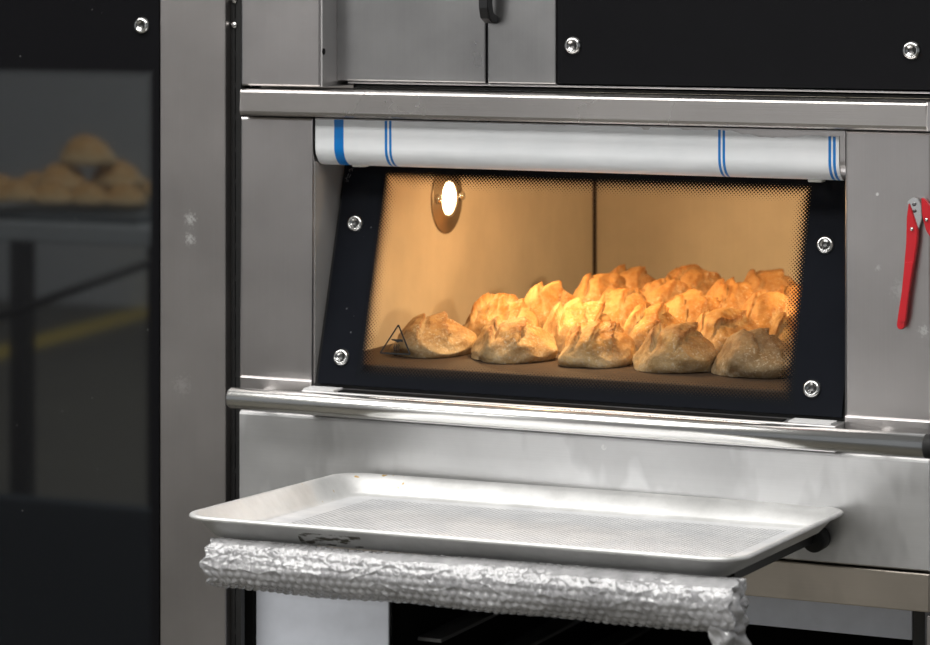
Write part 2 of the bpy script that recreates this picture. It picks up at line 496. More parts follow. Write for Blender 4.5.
# top rail
bm = bmesh.new()
prof = [(.07, ZRB), (-.011, ZRB), (-.0135, ZRB + .002), (-.014, ZRB + .005), (-.014, ZRT - .003), (-.0133, ZRT - .0012), (-.0115, ZRT - .0003), (-.009, ZRT), (.07, ZRT)]
sweep_x(bm, prof, XA + .006, XB, True, False)
bmesh.ops.bevel(bm, geom=[e for e in bm.edges if abs(e.verts[0].co.x - e.verts[1].co.x) < 1e-6 and max(v.co.y for v in e.verts) < -.013], offset=.0015, segments=2, affect='EDGES')
part('top_rail', bm, M['rail'], oven)

# header under the rail, wrapped in striped film
hz1 = ZRB - .0015
hprof = [(.06, hz1), (.006, hz1), (.004, hz1 - .001), (.004, 1.4005)] + \
        [(.004 + .020 * (1 - math.cos(a)), 1.4005 - .020 * math.sin(a)) for a in [PI / 2 * k / 8 for k in range(1, 9)]] + [(.06, 1.3805)]
bm = bmesh.new(); sweep_x(bm, hprof, XL + .0015, XR - .0015, True, False)
for f in bm.faces: f.smooth = False
header = part('header_panel', bm, M['panel'], oven)
bm = bmesh.new()
random.seed(5)
nx = 220
rows = []
for k in range(nx + 1):
    t = k / nx
    x = XL + .0022 + (XR - .010 - XL) * t
    px = 314 + (838 - 314) * t
    tear = .0008 + .0007 * noise.noise((t * 30, 0, 0)) + (.0010 * max(0, noise.noise((t * 90, 3, 0))))
    if px > 690: tear += .0016
    if px > 735: tear += .0058 * min(1, (px - 735) / 30) + .0012 * noise.noise((t * 60, 7, 0)) - (.0026 if px > 790 else 0) * min(1, (px - 790) / 18 if px > 790 else 0)
    if 650 < px < 657: tear += .003
    zt = hz1 - .001 - max(0, tear)
    pr = [(.0028, zt), (.0028, (zt + 1.4005) / 2), (.0028, 1.4005)] + \
         [(.004 + .0212 * (1 - math.cos(a)) - .0012 , 1.4005 - .0212 * math.sin(a)) for a in [PI / 2 * q / 8 for q in range(1, 9)]]
    rows.append([bm.verts.new((x, y + .0006 * noise.noise((x * 25, z * 60, 1)), z)) for y, z in pr])
for k in range(nx):
    for i in range(len(rows[0]) - 1):
        f = bm.faces.new((rows[k][i], rows[k + 1][i], rows[k + 1][i + 1], rows[k][i + 1])); f.smooth = True
part('protective_film', bm, M['film'], header, 'white protective film with blue stripes and a torn top edge')
for px, py in ((361, 164), (817, 179)):
    c = P(px, py, Y=.03)
    bm = bmesh.new(); box(bm, c.x - .008, c.x + .008, .022, .036, c.z - .003, c.z + .004, .0015)
    part('clip', bm, M['nub'], header)

M['jamb'] = steel('jamb_steel', (.36, .35, .34), .4, False, metal=.3)
for x in (XL, XR - .0012):
    bm = bmesh.new(); box(bm, x, x + .0012, .004, .0775, ZSILL - .0005, hz1 - .05)
    part('jamb', bm, M['jamb'], oven)
# chamber: two cheeks, back, roof, floor slab
ZC = 1.415
YB = P(594, 270, X=XL).y
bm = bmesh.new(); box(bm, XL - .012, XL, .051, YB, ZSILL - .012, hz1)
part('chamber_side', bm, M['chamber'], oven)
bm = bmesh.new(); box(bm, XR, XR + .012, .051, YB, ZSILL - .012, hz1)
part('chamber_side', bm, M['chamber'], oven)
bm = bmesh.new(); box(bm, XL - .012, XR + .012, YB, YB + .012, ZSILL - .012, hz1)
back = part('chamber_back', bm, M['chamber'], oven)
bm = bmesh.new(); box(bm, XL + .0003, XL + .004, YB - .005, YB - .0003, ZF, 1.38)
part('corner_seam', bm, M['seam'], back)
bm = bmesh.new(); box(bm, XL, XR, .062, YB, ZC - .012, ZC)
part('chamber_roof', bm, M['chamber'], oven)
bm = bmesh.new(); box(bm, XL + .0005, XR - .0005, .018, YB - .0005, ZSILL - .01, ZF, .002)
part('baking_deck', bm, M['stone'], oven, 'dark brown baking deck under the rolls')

# lamp on the left cheek
lc = P(446, 198, X=XL)
bm = bmesh.new(); lathe(bm, lc + Vector((.0004, 0, 0)), (1, 0, 0), [(.044, 0), (.044, .0015), (.0425, .0025), (.026, .003), (.024, .005), (.0225, .005), (.022, .003)], 40)
lamp = part('seen_or_added_lamp_fitting', bm, steel('lamp_plate_steel', (.44, .36, .27), .35, False, .7), oven)
bm = bmesh.new(); lathe(bm, lc + Vector((.003, 0, 0)), (1, 0, 0), [(.0205, 0), (.0205, .0012), (.018, .0026), (.012, .0034), (.004, .0038)], 32)
part('seen_or_added_lamp_lens', bm, M['lens'], lamp, 'glowing round lamp lens')
for dy in (-.033, .033):
    bm = bmesh.new(); lathe(bm, lc + Vector((.0028, dy, .001)), (1, 0, 0), [(.006, 0), (.006, .004), (.0045, .0062), (.001, .0068)], 16)
    part('screw', bm, M['chrome'], lamp)

rc = Vector((XR, lc.y, lc.z))  # added lamp on the unseen right cheek, put in to light the rolls
bm = bmesh.new(); lathe(bm, rc - Vector((.0004, 0, 0)), (-1, 0, 0), [(.044, 0), (.044, .0015), (.0425, .0025), (.026, .003), (.024, .005), (.0225, .005), (.022, .003)], 40)
added_lamp_right = part('seen_or_added_lamp_fitting', bm, M['chamber'], oven)
bm = bmesh.new(); lathe(bm, rc - Vector((.003, 0, 0)), (-1, 0, 0), [(.0205, 0), (.0205, .0012), (.018, .0026), (.012, .0034), (.004, .0038)], 32)
part('seen_or_added_lamp_lens', bm, M['lens'], added_lamp_right)

fc = Vector((-1.32, .165, ZC - .012))  # added roof lamp, out of view, brightens the rolls from above
bm = bmesh.new(); lathe(bm, fc, (0, 0, -1), [(.044, 0), (.044, .0015), (.0425, .0025), (.026, .003), (.024, .005), (.0225, .005), (.022, .003)], 40)
added_lamp_roof = part('seen_or_added_lamp_fitting', bm, M['chamber'], oven)
bm = bmesh.new(); lathe(bm, fc - Vector((0, 0, .003)), (0, 0, -1), [(.0205, 0), (.0205, .0012), (.018, .0026), (.012, .0034), (.004, .0038)], 32)
part('seen_or_added_lamp_lens', bm, M['lens'], added_lamp_roof)

# slanted door
GZ0, GY0, GZ1, GY1 = 1.134, .0, 1.388, .0774
gdir = Vector((0, GY1 - GY0, GZ1 - GZ0)); GLEN = gdir.length; gdir /= GLEN
gn = Vector((0, -gdir.z, gdir.y))                         # outward normal
def G(x, v, o=0): return Vector((x, GY0, GZ0)) + gdir * v + gn * o
def Gpix(px, py, o=0):
    """point where the sight line through a pixel meets the door plane"""
    d = fw + rt * ((px - 465) / F) - up * ((py - HOR) / F)
    p0 = G(0, 0, o); t = (p0 - CAM).dot(gn) / d.dot(gn)
    return CAM + d * t
def Gv(p): return (p - Vector((p.x, GY0, GZ0))).dot(gdir)
DX0, DX1 = XL + .0075, XR - .0035
u0 = Gpix(371, 270).x; u1 = Gpix(805.5, 290).x
v0 = Gv(Gpix(580, 393)); v1 = Gv(Gpix(580, 176))
bm = bmesh.new()
oc = [(DX0, 0), (DX1, 0), (DX1, GLEN), (DX0, GLEN)]; ic = [(u0, v0), (u1, v0), (u1, v1), (u0, v1)]
A = [[bm.verts.new(G(x, v, o)) for x, v in q] for o in (.003, -.003) for q in (oc, ic)]
for i in range(4):
    j = (i + 1) % 4
    bm.faces.new((A[0][i], A[0][j], A[1][j], A[1][i])); bm.faces.new((A[2][i], A[3][i], A[3][j], A[2][j]))
    bm.faces.new((A[0][i], A[2][i], A[2][j], A[0][j])); bm.faces.new((A[1][i], A[1][j], A[3][j], A[3][i]))
def speckled(name, col, rough, spec):
    m = plain(name, col, rough, 0, spec); nt = m.node_tree
    b = [n for n in nt.nodes if n.type == 'BSDF_PRINCIPLED'][0]
    src = b.inputs['Base Color'].links[0].from_socket
    vor = N(nt, 'TexVoronoi'); vor.inputs['Scale'].default_value = 110
    L(nt, coords(nt), vor.inputs['Vector'])
    sel = N(nt, 'SeparateColor'); L(nt, vor.outputs['Color'], sel.inputs[0])
    big = ramp(nt, noise_n(nt, coords(nt), 9, 2), [(.5, 0), (.7, .3)])
    f = math_n(nt, 'MULTIPLY', math_n(nt, 'LESS_THAN', vor.outputs['Distance'], .10), math_n(nt, 'LESS_THAN', sel.outputs[0], big))
    L(nt, mixc(nt, f, src, (.10, .10, .11)), b.inputs['Base Color'])
    return m
M['door_black'] = speckled('black_printed_glass', (.007, .008, .011), .16, .10)
door = part('oven_door', bm, M['door_black'], oven, 'slanted glass door with a wide black border')
bm = bmesh.new()
uvl = bm.loops.layers.uv.new('UVMap')
vs = [bm.verts.new(G(x, v, .0026)) for x, v in ic]
f = bm.faces.new(vs)
for lp, (x, v) in zip(f.loops, ic): lp[uvl].uv = (x, v)
part('glass_pane', bm, mat_pane(u0, u1, v0, v1), door, 'clear window fading to black through printed dots')
for px, py in ((355.5, 223.5), (341.5, 357.5), (825.5, 245), (812, 389)):
    part('bolt', bolt_bm(Gpix(px, py, .003), gn, .0092), [M['chrome'], M['chrome_dark']], door)
# hot-surface triangle
def strip(bm, a, b, w, o=.0033, th=.0003):
    a = Vector((a.x, Gv(a), 0)); b = Vector((b.x, Gv(b), 0)); d = (b - a).normalized(); n = Vector((-d.y, d.x, 0)) * w / 2
    q = [a + n, a - n, b - n, b + n]
    prism(bm, [G(p.x, p.y, o) for p in q], gn * th)
bm = bmesh.new()
t3 = [Gpix(*p, .003) for p in ((398.6, 325), (380.4, 353), (410.4, 354.4))]
for i in range(3): strip(bm, t3[i], t3[(i + 1) % 3], .0017)
# flat hand over the heat waves
hand = [(391.2, 339.2), (402.6, 339.4), (403.2, 342.3), (400.5, 341.6), (397.5, 342.6), (395.5, 341.4), (392.5, 340.6)]
prism(bm, [G(p.x, Gv(p), .0033) for p in (Gpix(*h, .003) for h in hand)], gn * .0003)
for k in (0, 1, 2):
    x = 394.4 + 2.2 * k
    pts = [(x + .7 * math.sin(q * 1.6), 344.4 + q * 1.05) for q in range(8)]
    for a, b in zip(pts, pts[1:]): strip(bm, Gpix(*a, .003), Gpix(*b, .003), .0007)
part('warning_triangle', bm, M['print'], door, 'black hot-surface triangle printed on the glass')
# small etched mark, top left corner
bm = bmesh.new()
for a, b in (((349.2, 170), (352, 168.6)), ((352, 168.6), (352.6, 171.2)), ((349.2, 170), (350.2, 172)), ((349, 173.5), (346.5, 179)), ((346.5, 179), (345.2, 177.8)),
             ((346.5, 179), (348.6, 181)), ((351, 174.5), (349, 178)), ((345.5, 181.2), (348.5, 181.6))):
    strip(bm, Gpix(*a, .003), Gpix(*b, .003), .0005)
part('etched_mark', bm, M['silver_print'], door)

bm = bmesh.new()  # strips added behind the door edges to stop chamber light leaking out
def slab(x0, x1, va, vb, oa, ob):
    q = [G(x0, va, oa), G(x0, vb, oa), G(x0, vb, ob), G(x0, va, ob)]
    prism(bm, q, (x1 - x0, 0, 0))
slab(XL + .0002, XL + .018, -.002, GLEN - .012, -.004, -.010)
slab(XR - .016, XR - .0002, -.002, GLEN, -.004, -.010)
slab(XL + .0182, XR - .0162, -.0035, .012, -.004, -.010)
part('added_light_stop', bm, M['rubber'], door)

# sill in front of the door
bm = bmesh.new(); box(bm, XL + .001, XR - .001, -.030, .016, ZDT + .004, ZSILL - .001, .0015)
sill = part('sill', bm, M['panel_side'], oven)
def quad_part(px4, Z, mat, parent, name, th=.0008, label=None):
    bm = bmesh.new(); prism(bm, [P(x, y, Z=Z) for x, y in px4], (0, 0, th))
    return part(name, bm, mat, parent, label)
xa = XL + .003
for x0, x1 in ((XL + .002, XL + .040), (XR - .054, XR - .008)):
    bm = bmesh.new(); box(bm, x0, x1, -.026, -.0035, ZSILL - .0012, ZSILL + .0004)
    part('sill_pad', bm, M['pad'], sill)
bm = bmesh.new(); box(bm, XL + .046, XR - .060, -.027, -.012, ZSILL - .0012, ZSILL + .0002)
part('sill_slot', bm, M['black_matt'], sill)

# handle rod across the front
ra, rb = P(229.5, 398.5, Y=-.048), P(925.5, 445, Y=-.048)
zr = (ra.z + rb.z) / 2
bm = bmesh.new(); R = .0118
lathe(bm, (ra.x, -.048, zr), (1, 0, 0), [(.001, 0), (R * .6, 0), (R * .88, .0008), (R, .003), (R, rb.x - ra.x)], 40)
rod = part('handle_rod', bm, M['rod'], oven, 'polished steel rod across the oven front')
bm = bmesh.new(); lathe(bm, (rb.x, -.048, zr), (1, 0, 0), [(R * 1.0, 0), (R * 1.04, .001), (R * 1.04, .012), (R * .9, .014), (.001, .014)], 28)
part('end_cap', bm, M['rubber'], rod, 'black end cap')
for x in (XA + .03, XB - .05):
    bm = bmesh.new(); tube(bm, [(x, -.003, zr), (x, -.045, zr)], .005, 14)
    part('rod_bracket', bm, M['rod'], rod)

# lower panel with turned top lip
bm = bmesh.new()
prof = [(.03, ZDB), (-.006, ZDB), (-.0078, ZDB + .0015), (-.008, ZDT - .004), (-.0072, ZDT - .0015), (-.005, ZDT), (.03, ZDT)]
sweep_x(bm, prof, P(239.5, 420, Y=-.008).x, XB, True, False)
part('lower_panel', bm, M['drawer'], oven)
# dark board closing the body between panels
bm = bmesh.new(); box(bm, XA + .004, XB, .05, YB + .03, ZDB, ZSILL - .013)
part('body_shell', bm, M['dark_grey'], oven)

# ================================================================== upper deck oven
uo = thing('deck_oven', ((XA + XB) / 2, .4, ZRT + .001), 'dark unlit upper oven with black glass door and black handle', 'oven')
YU = .037
bm = bmesh.new(); box(bm, XA, P(320, 50, Y=0).x, 0, .25, ZRT + .0035, 1.75, .0022)
part('side_post', bm, M['panel'], uo)
xp = P(320, 50, Y=0).x
bm = bmesh.new(); box(bm, xp, xp + .002, .002, .25, ZRT + .0035, 1.75)
po = part('post_return', bm, M['panel_side'], uo)
hc = P(323.6, 51.5, X=xp + .002)
bm = bmesh.new(); lathe(bm, hc, (1, 0, 0), [(.0038, 0), (.0038, .0004), (.0005, .0004)], 16)
part('post_hole', bm, M['black_matt'], po)
bm = bmesh.new(); box(bm, xp + .004, XB, .075, .25, ZRT, 1.75)
part('oven_body', bm, M['black_matt'], uo)
zb = P(336.5, 80.5, Y=YU).z
x336, x486, x488, x556 = [P(p, 40, Y=YU).x for p in (336.5, 485.6, 487.4, 556)]
bm = bmesh.new(); box(bm, x336, x486, YU, YU + .03, zb, 1.75, .0015)
ud = part('door_panel', bm, M['upper'], uo)
bm = bmesh.new(); box(bm, x488, x556, YU, YU + .03, zb, 1.75, .0015)
part('door_panel', bm, M['upper'], uo)
bm = bmesh.new(); box(bm, x556 + .0012, XB, YU + .001, YU + .028, zb + .001, 1.75)
M['upglass'] = plain('black_glass', (.006, .006, .007), .12, 0, .12)
ug = part('glass_door', bm, M['upglass'], uo, 'black glass door')
for px, py in ((573, 45.5), (911.5, 50.5)):
    part('bolt', bolt_bm(P(px, py, Y=YU + .001), (0, -1, 0), .0092), [M['chrome'], M['chrome_dark']], ug)
bm = bmesh.new(); box(bm, x336 + .012, XB, YU + .004, YU + .03, zb - .0032, zb - .0008, .0006)
part('door_trim', bm, M['upper'], uo)
bm = bmesh.new(); box(bm, x336 + .016, XB, YU + .016, YU + .04, ZRT + .0012, ZRT + .004)
part('trim_strip', bm, M['dark_grey'], uo)
# handle: curved black bar hanging over the seam
hx = P(482.5, 10, Y=YU - .03).x
ht = P(488, 24, Y=YU - .022).z
bm = bmesh.new()
pth = [(.0, ht + .000), (-.014, ht + .001), (-.024, ht + .006), (-.028, ht + .018), (-.029, ht + .06), (-.029, ht + .12)]
for k in range(len(pth) - 1):
    pass
prof_o = [(YU + y, z) for y, z in pth]
prof_i = [(YU + .001, ht + .009), (YU - .012, ht + .0095), (YU - .0155, ht + .012), (YU - .018, ht + .022), (YU - .0185, ht + .06), (YU - .0185, ht + .12)]
sweep_x(bm, prof_o + list(reversed(prof_i)), hx - .006, hx + .006, True, False)
bmesh.ops.bevel(bm, geom=[e for e in bm.edges if abs(e.verts[0].co.x - e.verts[1].co.x) < 1e-6], offset=.0015, segments=2, affect='EDGES')
part('handle', bm, M['handle'], uo, 'black door handle')

# ================================================================== stand under the oven
st = thing('oven_stand', ((XA + XB) / 2, .4, 0), 'oven stand with pale film-covered panels and dark tray runners below the oven', 'stand')
bm = bmesh.new(); box(bm, P(238, 540, Y=-.004).x, XB, -.004, .06, ZBB, ZDB - .003, .0018)
part('cross_beam', bm, M['beam'], st, 'warm grey steel beam under the oven')
xs0, xs1 = P(256, 620, Y=YREC).x, P(388.5, 620, Y=YREC).x
bm = bmesh.new(); box(bm, xs0, xs1, YREC, YREC + .004, .04, ZBB - .001, .001)
part('film_panel', bm, M['blue_film'], st, 'pale blue-white film-covered panel')
zs = P(912, 640.5, Y=YREC).z
x912 = P(912, 620, Y=YREC).x
bm = bmesh.new(); box(bm, xs1 + .001, x912, YREC + .001, YREC + .02, zs, ZBB - .001, .001)
M['shade_lifted_film'] = plain('pale_blue_film_shade_lifted', (.82, .86, .97), .4, 0, .5)  # same film as the panel, colour brightened to offset the beam's shade
part('film_strip', bm, M['shade_lifted_film'], st, 'pale blue-white film-covered strip')
bm = bmesh.new(); box(bm, x912 + .001, P(925.5, 620, Y=YREC).x, YREC - .002, YREC + .06, .0, ZBB - .001, .001)
part('stand_post', bm, M['stand_grey'], st)
bm = bmesh.new(); box(bm, P(926.5, 630, Y=.0).x, XB + .03, .0, .03, .0, ZBB - .004, .001)
part('stand_post', bm, M['panel'], st)
bm = bmesh.new(); box(bm, XA + .005, xs0 - .001, YREC + .005, YREC + .06, .0, ZBB - .001)
part('stand_post', bm, M['dark_grey'], st)
bm = bmesh.new()
box(bm, xs1, x912, .84, .85, .0, ZBB); box(bm, xs1 - .01, xs1 + .002, YREC + .03, .85, .0, ZBB); box(bm, x912 - .002, x912 + .01, YREC + .065, .85, .0, ZBB)
part('stand_cavity', bm, M['black_matt'], st)
M['runner'] = plain('grey_runner_steel', (.25, .25, .25), .4, .5)
for k in range(5):
    z = zs - .012 - .06 * k
    for x, s in ((xs1 + .003, 1), (x912 - .003, -1)):
        bm = bmesh.new(); box(bm, min(x, x + s * .03), max(x, x + s * .03), YREC + .07, .8, z, z + .004)
        part('tray_runner', bm, M['runner'], st)

# ================================================================== proving cabinet on the left
pc = thing('proving_cabinet', (-2.1, .4, 0), 'tall dark glass-fronted steel cabinet at the left of the ovens', 'cabinet')
xc0, xc1 = P(159, 300, Y=0).x, P(225.5, 300, Y=0).x
bm = bmesh.new(); box(bm, xc0 + .0012, xc1, 0, .7, .001, 2.1, .0015)
part('steel_column', bm, M['column'], pc, 'brushed steel corner column')
ug1 = P(153, 300, Y=0).x
vg1 = P(80, 74, Y=0).z
bm = bmesh.new()
box(bm, -2.75, xc0 - .0005, .0005, .03, .001, 2.1)
uvl = bm.loops.layers.uv.new('UVMap')
for f in bm.faces:
    for lp in f.loops: lp[uvl].uv = (lp.vert.co.x, lp.vert.co.z)
gd = part('glass_door', bm, mat_mirror_glass(ug1 + .004, vg1 + .010), pc, 'dark reflecting glass door')
part('bolt', bolt_bm(P(142, 25.5, Y=.0005), (0, -1, 0), .0092), [M['chrome'], M['chrome_dark']], gd)
bm = bmesh.new(); box(bm, -2.75, xc0, .031, .7, .05, 2.1)
part('cabinet_body', bm, M['black_matt'], pc)
# slotted strip between cabinet and oven
bm = bmesh.new()
xv0, xv1 = xc1 + .0005, XA - .0065
box(bm, xv0, xv0 + .005, .012, .02, .05, 2.1); box(bm, xv1 - .007, xv1, .012, .02, .05, 2.1)
pitch = 32 * 3.4 / F
for k in range(48):
    z = .1 + k * pitch
    box(bm, xv0 + .005, xv1 - .007, .0125, .02, z, z + .006)
box(bm, xv0 + .0095, xv0 + .0110, .013, .02, .05, 2.1)
M['strip'] = plain('black_strip_paint', (.02, .02, .02), .45, .3, .4)
part('slotted_strip', bm, M['strip'], pc, 'black slotted metal strip')
bm = bmesh.new(); box(bm, xv0, xv1, .04, .06, .05, 2.1)
part('strip_backing', bm, M['black_matt'], pc)
for py in (0, 25):
    bm = bmesh.new(); lathe(bm, P(234.5, py, Y=.012), (0, -1, 0), [(.004, 0), (.004, .002), (.001, .003)], 12)
    part('screw', bm, M['chrome'], pc)

# ================================================================== baking tray
s_ = .974
tc0 = Vector((-1.2325, -.136, 1.0364))
TC = CAM + (tc0 - CAM) * s_
TYAW, TPITCH = .039, -.0472
TW, TD = .5967 * s_, .4048 * s_
TM = Matrix.Translation(TC) @ Matrix.Rotation(TYAW, 4, 'Z') @ Matrix.Rotation(TPITCH, 4, 'X')
def sstep(x, a, b):
    t = max(0, min(1, (x - a) / (b - a))); return t * t * (3 - 2 * t)

def rrect(w, d, r, n=10):
    pts = []
    for cx, cy, a0 in ((w / 2 - r, d / 2 - r, 0), (-w / 2 + r, d / 2 - r, PI / 2), (-w / 2 + r, -d / 2 + r, PI), (w / 2 - r, -d / 2 + r, 3 * PI / 2)):
        for k in range(n + 1):
            a = a0 + PI / 2 * k / n
            pts.append((cx + r * math.cos(a), cy + r * math.sin(a)))
    return pts
bm = bmesh.new()
prof = [(.027, -.0232, 0), (.0230, -.0222, 0), (.0205, -.0195, 0), (.0085, -.0062, 0), (.0050, -.0050, 0), (.0012, -.0046, 0), (.0, -.0030, 0), (.0004, -.0012, 0), (.0018, 0, 0), (.0036, 0, 0), (.0052, -.0010, 0),
        (.0090, -.0045, 0), (.0215, -.0182, 0), (.0240, -.0206, 0), (.0280, -.0216, 0), (.038, -.0217, 1)]
rings = []
for ins, z, mi in prof:
    rings.append([bm.verts.new((x, y, z)) for x, y in rrect(TW - 2 * ins, TD - 2 * ins, max(.036 - ins * .6, .006))])
nr = len(rings[0])
for k in range(len(rings) - 1):
    for i in range(nr):
        j = (i + 1) % nr
        f = bm.faces.new((rings[k][i], rings[k][j], rings[k + 1][j], rings[k + 1][i])); f.smooth = True; f.material_index = prof[k + 1][2]
f = bm.faces.new(rings[-1]); f.material_index = 1
bm.faces.new(list(reversed(rings[0])))
tray = link_mesh('baking_tray', bm, [mat_tray(), mat_tray(True)])
tray.matrix_world = TM
tray['label'] = 'empty aluminium baking tray with a perforated base in front of the oven'
tray['category'] = 'tray'

# ================================================================== pull-out carrier and bubble wrap
def T(x, y, z): return TM @ Vector((x, y, z))
RW = .0255
yb_ = -TD / 2 + .016
wa, wb = T(-TW / 2 + .047, yb_, -.0222 - RW * .96), T(TW / 2 - .008, yb_ - .004, -.0222 - RW * .86)
car = thing('pull_out_carrier', (TC.x, -.1, TC.z - .05), 'dark steel pull-out carrier holding the tray in front of the oven', 'carrier')
bm = bmesh.new(); tube(bm, [wa, wb], .013, 20)
part('front_bar', bm, M['dark_grey'], car)
for sx in (-1, 1):
    a = T(sx * (TW / 2 - .040), yb_ + .075, -.0232 - .0062); b = T(sx * (TW / 2 - .040), TD / 2 - .004, -.0232 - .0062)
    bm = bmesh.new()
    n = Vector((.008, 0, 0)); h = Vector((0, 0, .0055))
    prism(bm, [a - n - h, a + n - h, a + n + h, a - n + h], b - a)
    part('side_arm', bm, M['dark_grey'], car)
c = P(811, 542, Y=-.04)
bm = bmesh.new(); lathe(bm, (c.x, -.010, c.z), (0, -1, 0), [(.010, 0), (.0125, .003), (.0125, .022), (.0105, .026), (.002, .0265)], 28)
part('buffer', bm, M['rubber'], car, 'round black rubber buffer')

def bubble_wrap():
    bm = bmesh.new()
    n, seg = 640, 170
    ax = (wb - wa); ln = ax.length; ax.normalize()
    e1 = Vector((0, 0, 1)); e1 = (e1 - ax * e1.dot(ax)).normalized(); e2 = ax.cross(e1)
    rows = []
    s0, s1 = -.012, ln + .006
    for k in range(n + 1):
        s = s0 + (s1 - s0) * k / n
        row = []
        for i in range(seg):
            a = 2 * PI * i / seg
            base = RW * (.93 + .10 * s / ln)
            # soft squash and wrinkles along the roll
            w1 = noise.noise((s * 9, math.cos(a) * 1.3, math.sin(a) * 1.3)) * .0028
            up0 = max(0, math.cos(a - .6)) ** 2
            w2 = up0 * .0016 * noise.turbulence((s * 110, math.cos(a) * 4, math.sin(a) * 4), 3, True) + (1 - abs(noise.noise((s * 40, math.cos(a) * 2.2, math.sin(a) * 2.2)))) ** 10 * .0009
            # bubbles in a staggered grid
            P_ = .0085
            q = a * RW / P_; rr = s / P_
            row_i = math.floor(q); off = .5 if row_i % 2 else 0
            du = (rr + off) % 1 - .5; dv = q - row_i - .5
            bub = math.sqrt(max(0, 1 - (du * du + dv * dv) / .17)) * .0015
            amp = (.8 + .4 * noise.noise((s * 14, a * 1.2, 4))) * (.60 + .40 * sstep(-math.cos(a - .3), -.5, .3))
            r = base + w1 + w2 - .001 + bub * amp
            up_ = math.sin(a + PI / 2)
            if up_ > .75: r = min(r, RW * .99)             # flattened where the tray lies on it
            e = min(s - s0, s1 - s)
            jag = .012 * noise.noise((a * 1.7, 11 if s < ln / 2 else 23, 0)) if e < .03 else 0
            p = wa + ax * (s + jag * max(0, 1 - e / .03)) + (e1 * math.cos(a) + e2 * math.sin(a)) * r
            row.append(bm.verts.new(p))
        rows.append(row)
    for k in range(n):
        for i in range(seg):
            j = (i + 1) % seg
            f = bm.faces.new((rows[k][i], rows[k][j], rows[k + 1][j], rows[k + 1][i])); f.smooth = True
    # crumpled closing at both ends
    for ring, sgn in ((rows[0], 1), (rows[-1], -1)):
        prev = ring
        for q in range(1, 7):
            t = 1 - q / 7
            cen = sum((v.co for v in ring), Vector()) / seg
            cur = []
            for i, v in enumerate(ring):
                p = cen + (v.co - cen) * t
                p += ax * sgn * (.004 * q / 7 + .005 * noise.noise((i * .25, q * .8, 5 + sgn)))
                cur.append(bm.verts.new(p))
            for i in range(seg):
                j = (i + 1) % seg
                f = bm.faces.new((prev[i], prev[j], cur[j], cur[i])); f.smooth = True
            prev = cur
        bm.faces.new(prev)
    # loose flap hanging at the right end
    fa = wb + ax * (-.012) - e1 * .002
    nu, nv = 26, 34
    rows = []
    for v in range(nv + 1):
        t = v / nv; row = []
        for u in range(nu + 1):
            q = u / nu
            wdt = .040 * (1 - .35 * t)
            x = (q - .5) * wdt + .012 * t - .004 + .006
            z = .018 - t * .058
            y = -.012 + .020 * (q - .5) + .006 * math.sin(q * 5 + t * 3) + .004 * noise.noise((q * 4, t * 6, 2)) - .010 * (1 - t)
            x += .005 * noise.noise((q * 3, t * 5, 8)); z += .006 * noise.noise((q * 5, 3, 8)) * t
            row.append(bm.verts.new(fa + Vector((x, y, z))))
        rows.append(row)
    for v in range(nv):
        for u in range(nu):
            f = bm.faces.new((rows[v][u], rows[v][u + 1], rows[v + 1][u + 1], rows[v + 1][u])); f.smooth = True
    return bm
mid = (wa + wb) / 2 - Vector((0, 0, RW))
single('bubble_wrap', bubble_wrap(), mat_wrap(), 'clear bubble wrap wound round the bar under the tray', 'bubble wrap', mid)

# ================================================================== red tool
rt_loc = P(912, 265, Y=-.004)
tool = thing('folding_tool', rt_loc, 'red-handled metal tool hanging open on the right steel panel', 'tool')
def flat(pts, y, th, bev=.0008):
    bm = bmesh.new(); prism(bm, [P(a, b, Y=y) for a, b in pts], (0, th, 0))
    bmesh.ops.recalc_face_normals(bm, faces=bm.faces)
    bmesh.ops.bevel(bm, geom=[e for e in bm.edges], offset=bev, segments=2, affect='EDGES')
    return bm
H1 = [(908.5, 203), (912, 212), (917.5, 229), (917, 242), (914, 262), (911, 280), (907.5, 298), (904.6, 326), (902.5, 329.5), (898.5, 329.5), (896.4, 326), (899, 308), (901.5, 292), (904, 266), (906, 242), (906.6, 217)]
h1 = part('handle', flat(H1, -.011, .007), M['red'], tool)
bm = flat([(904.6, 262), (913.4, 262), (911.2, 276), (908, 298), (905.2, 322), (899.6, 322), (902.2, 296)], -.0125, .003, .0006)
part('grip', bm, M['red'], h1)
H2 = [(921, 197.5), (925, 200), (931, 208), (938, 222), (944, 262), (938, 262), (932, 240), (926, 231), (922, 216)]
h2 = part('handle', flat(H2, -.013, .007), M['red'], tool)
part('hinge_plate', flat([(907, 203), (909, 200), (913, 197.5), (918, 199), (921, 205), (921.5, 219), (918, 230), (915.5, 228), (913, 212)], -.0085, .005, .0005), M['chrome'], tool, 'silver metal hinge plate')
for px, py, y in ((912, 229, -.0115), (914, 204.5, -.009), (914.6, 211, -.009), (926.5, 219.5, -.0135)):
    bm = bmesh.new(); lathe(bm, P(px, py, Y=y), (0, -1, 0), [(.0018, 0), (.0018, .0008), (.0004, .0012)], 12)
    part('rivet', bm, M['chrome_dark'] if y == -.009 else M['chrome'], tool)
bm = bmesh.new(); tube(bm, [P(914.5, 204, Y=-.0105), P(914.5, 203, Y=-.0006)], .0012, 10)
part('pin', bm, M['chrome'], tool)

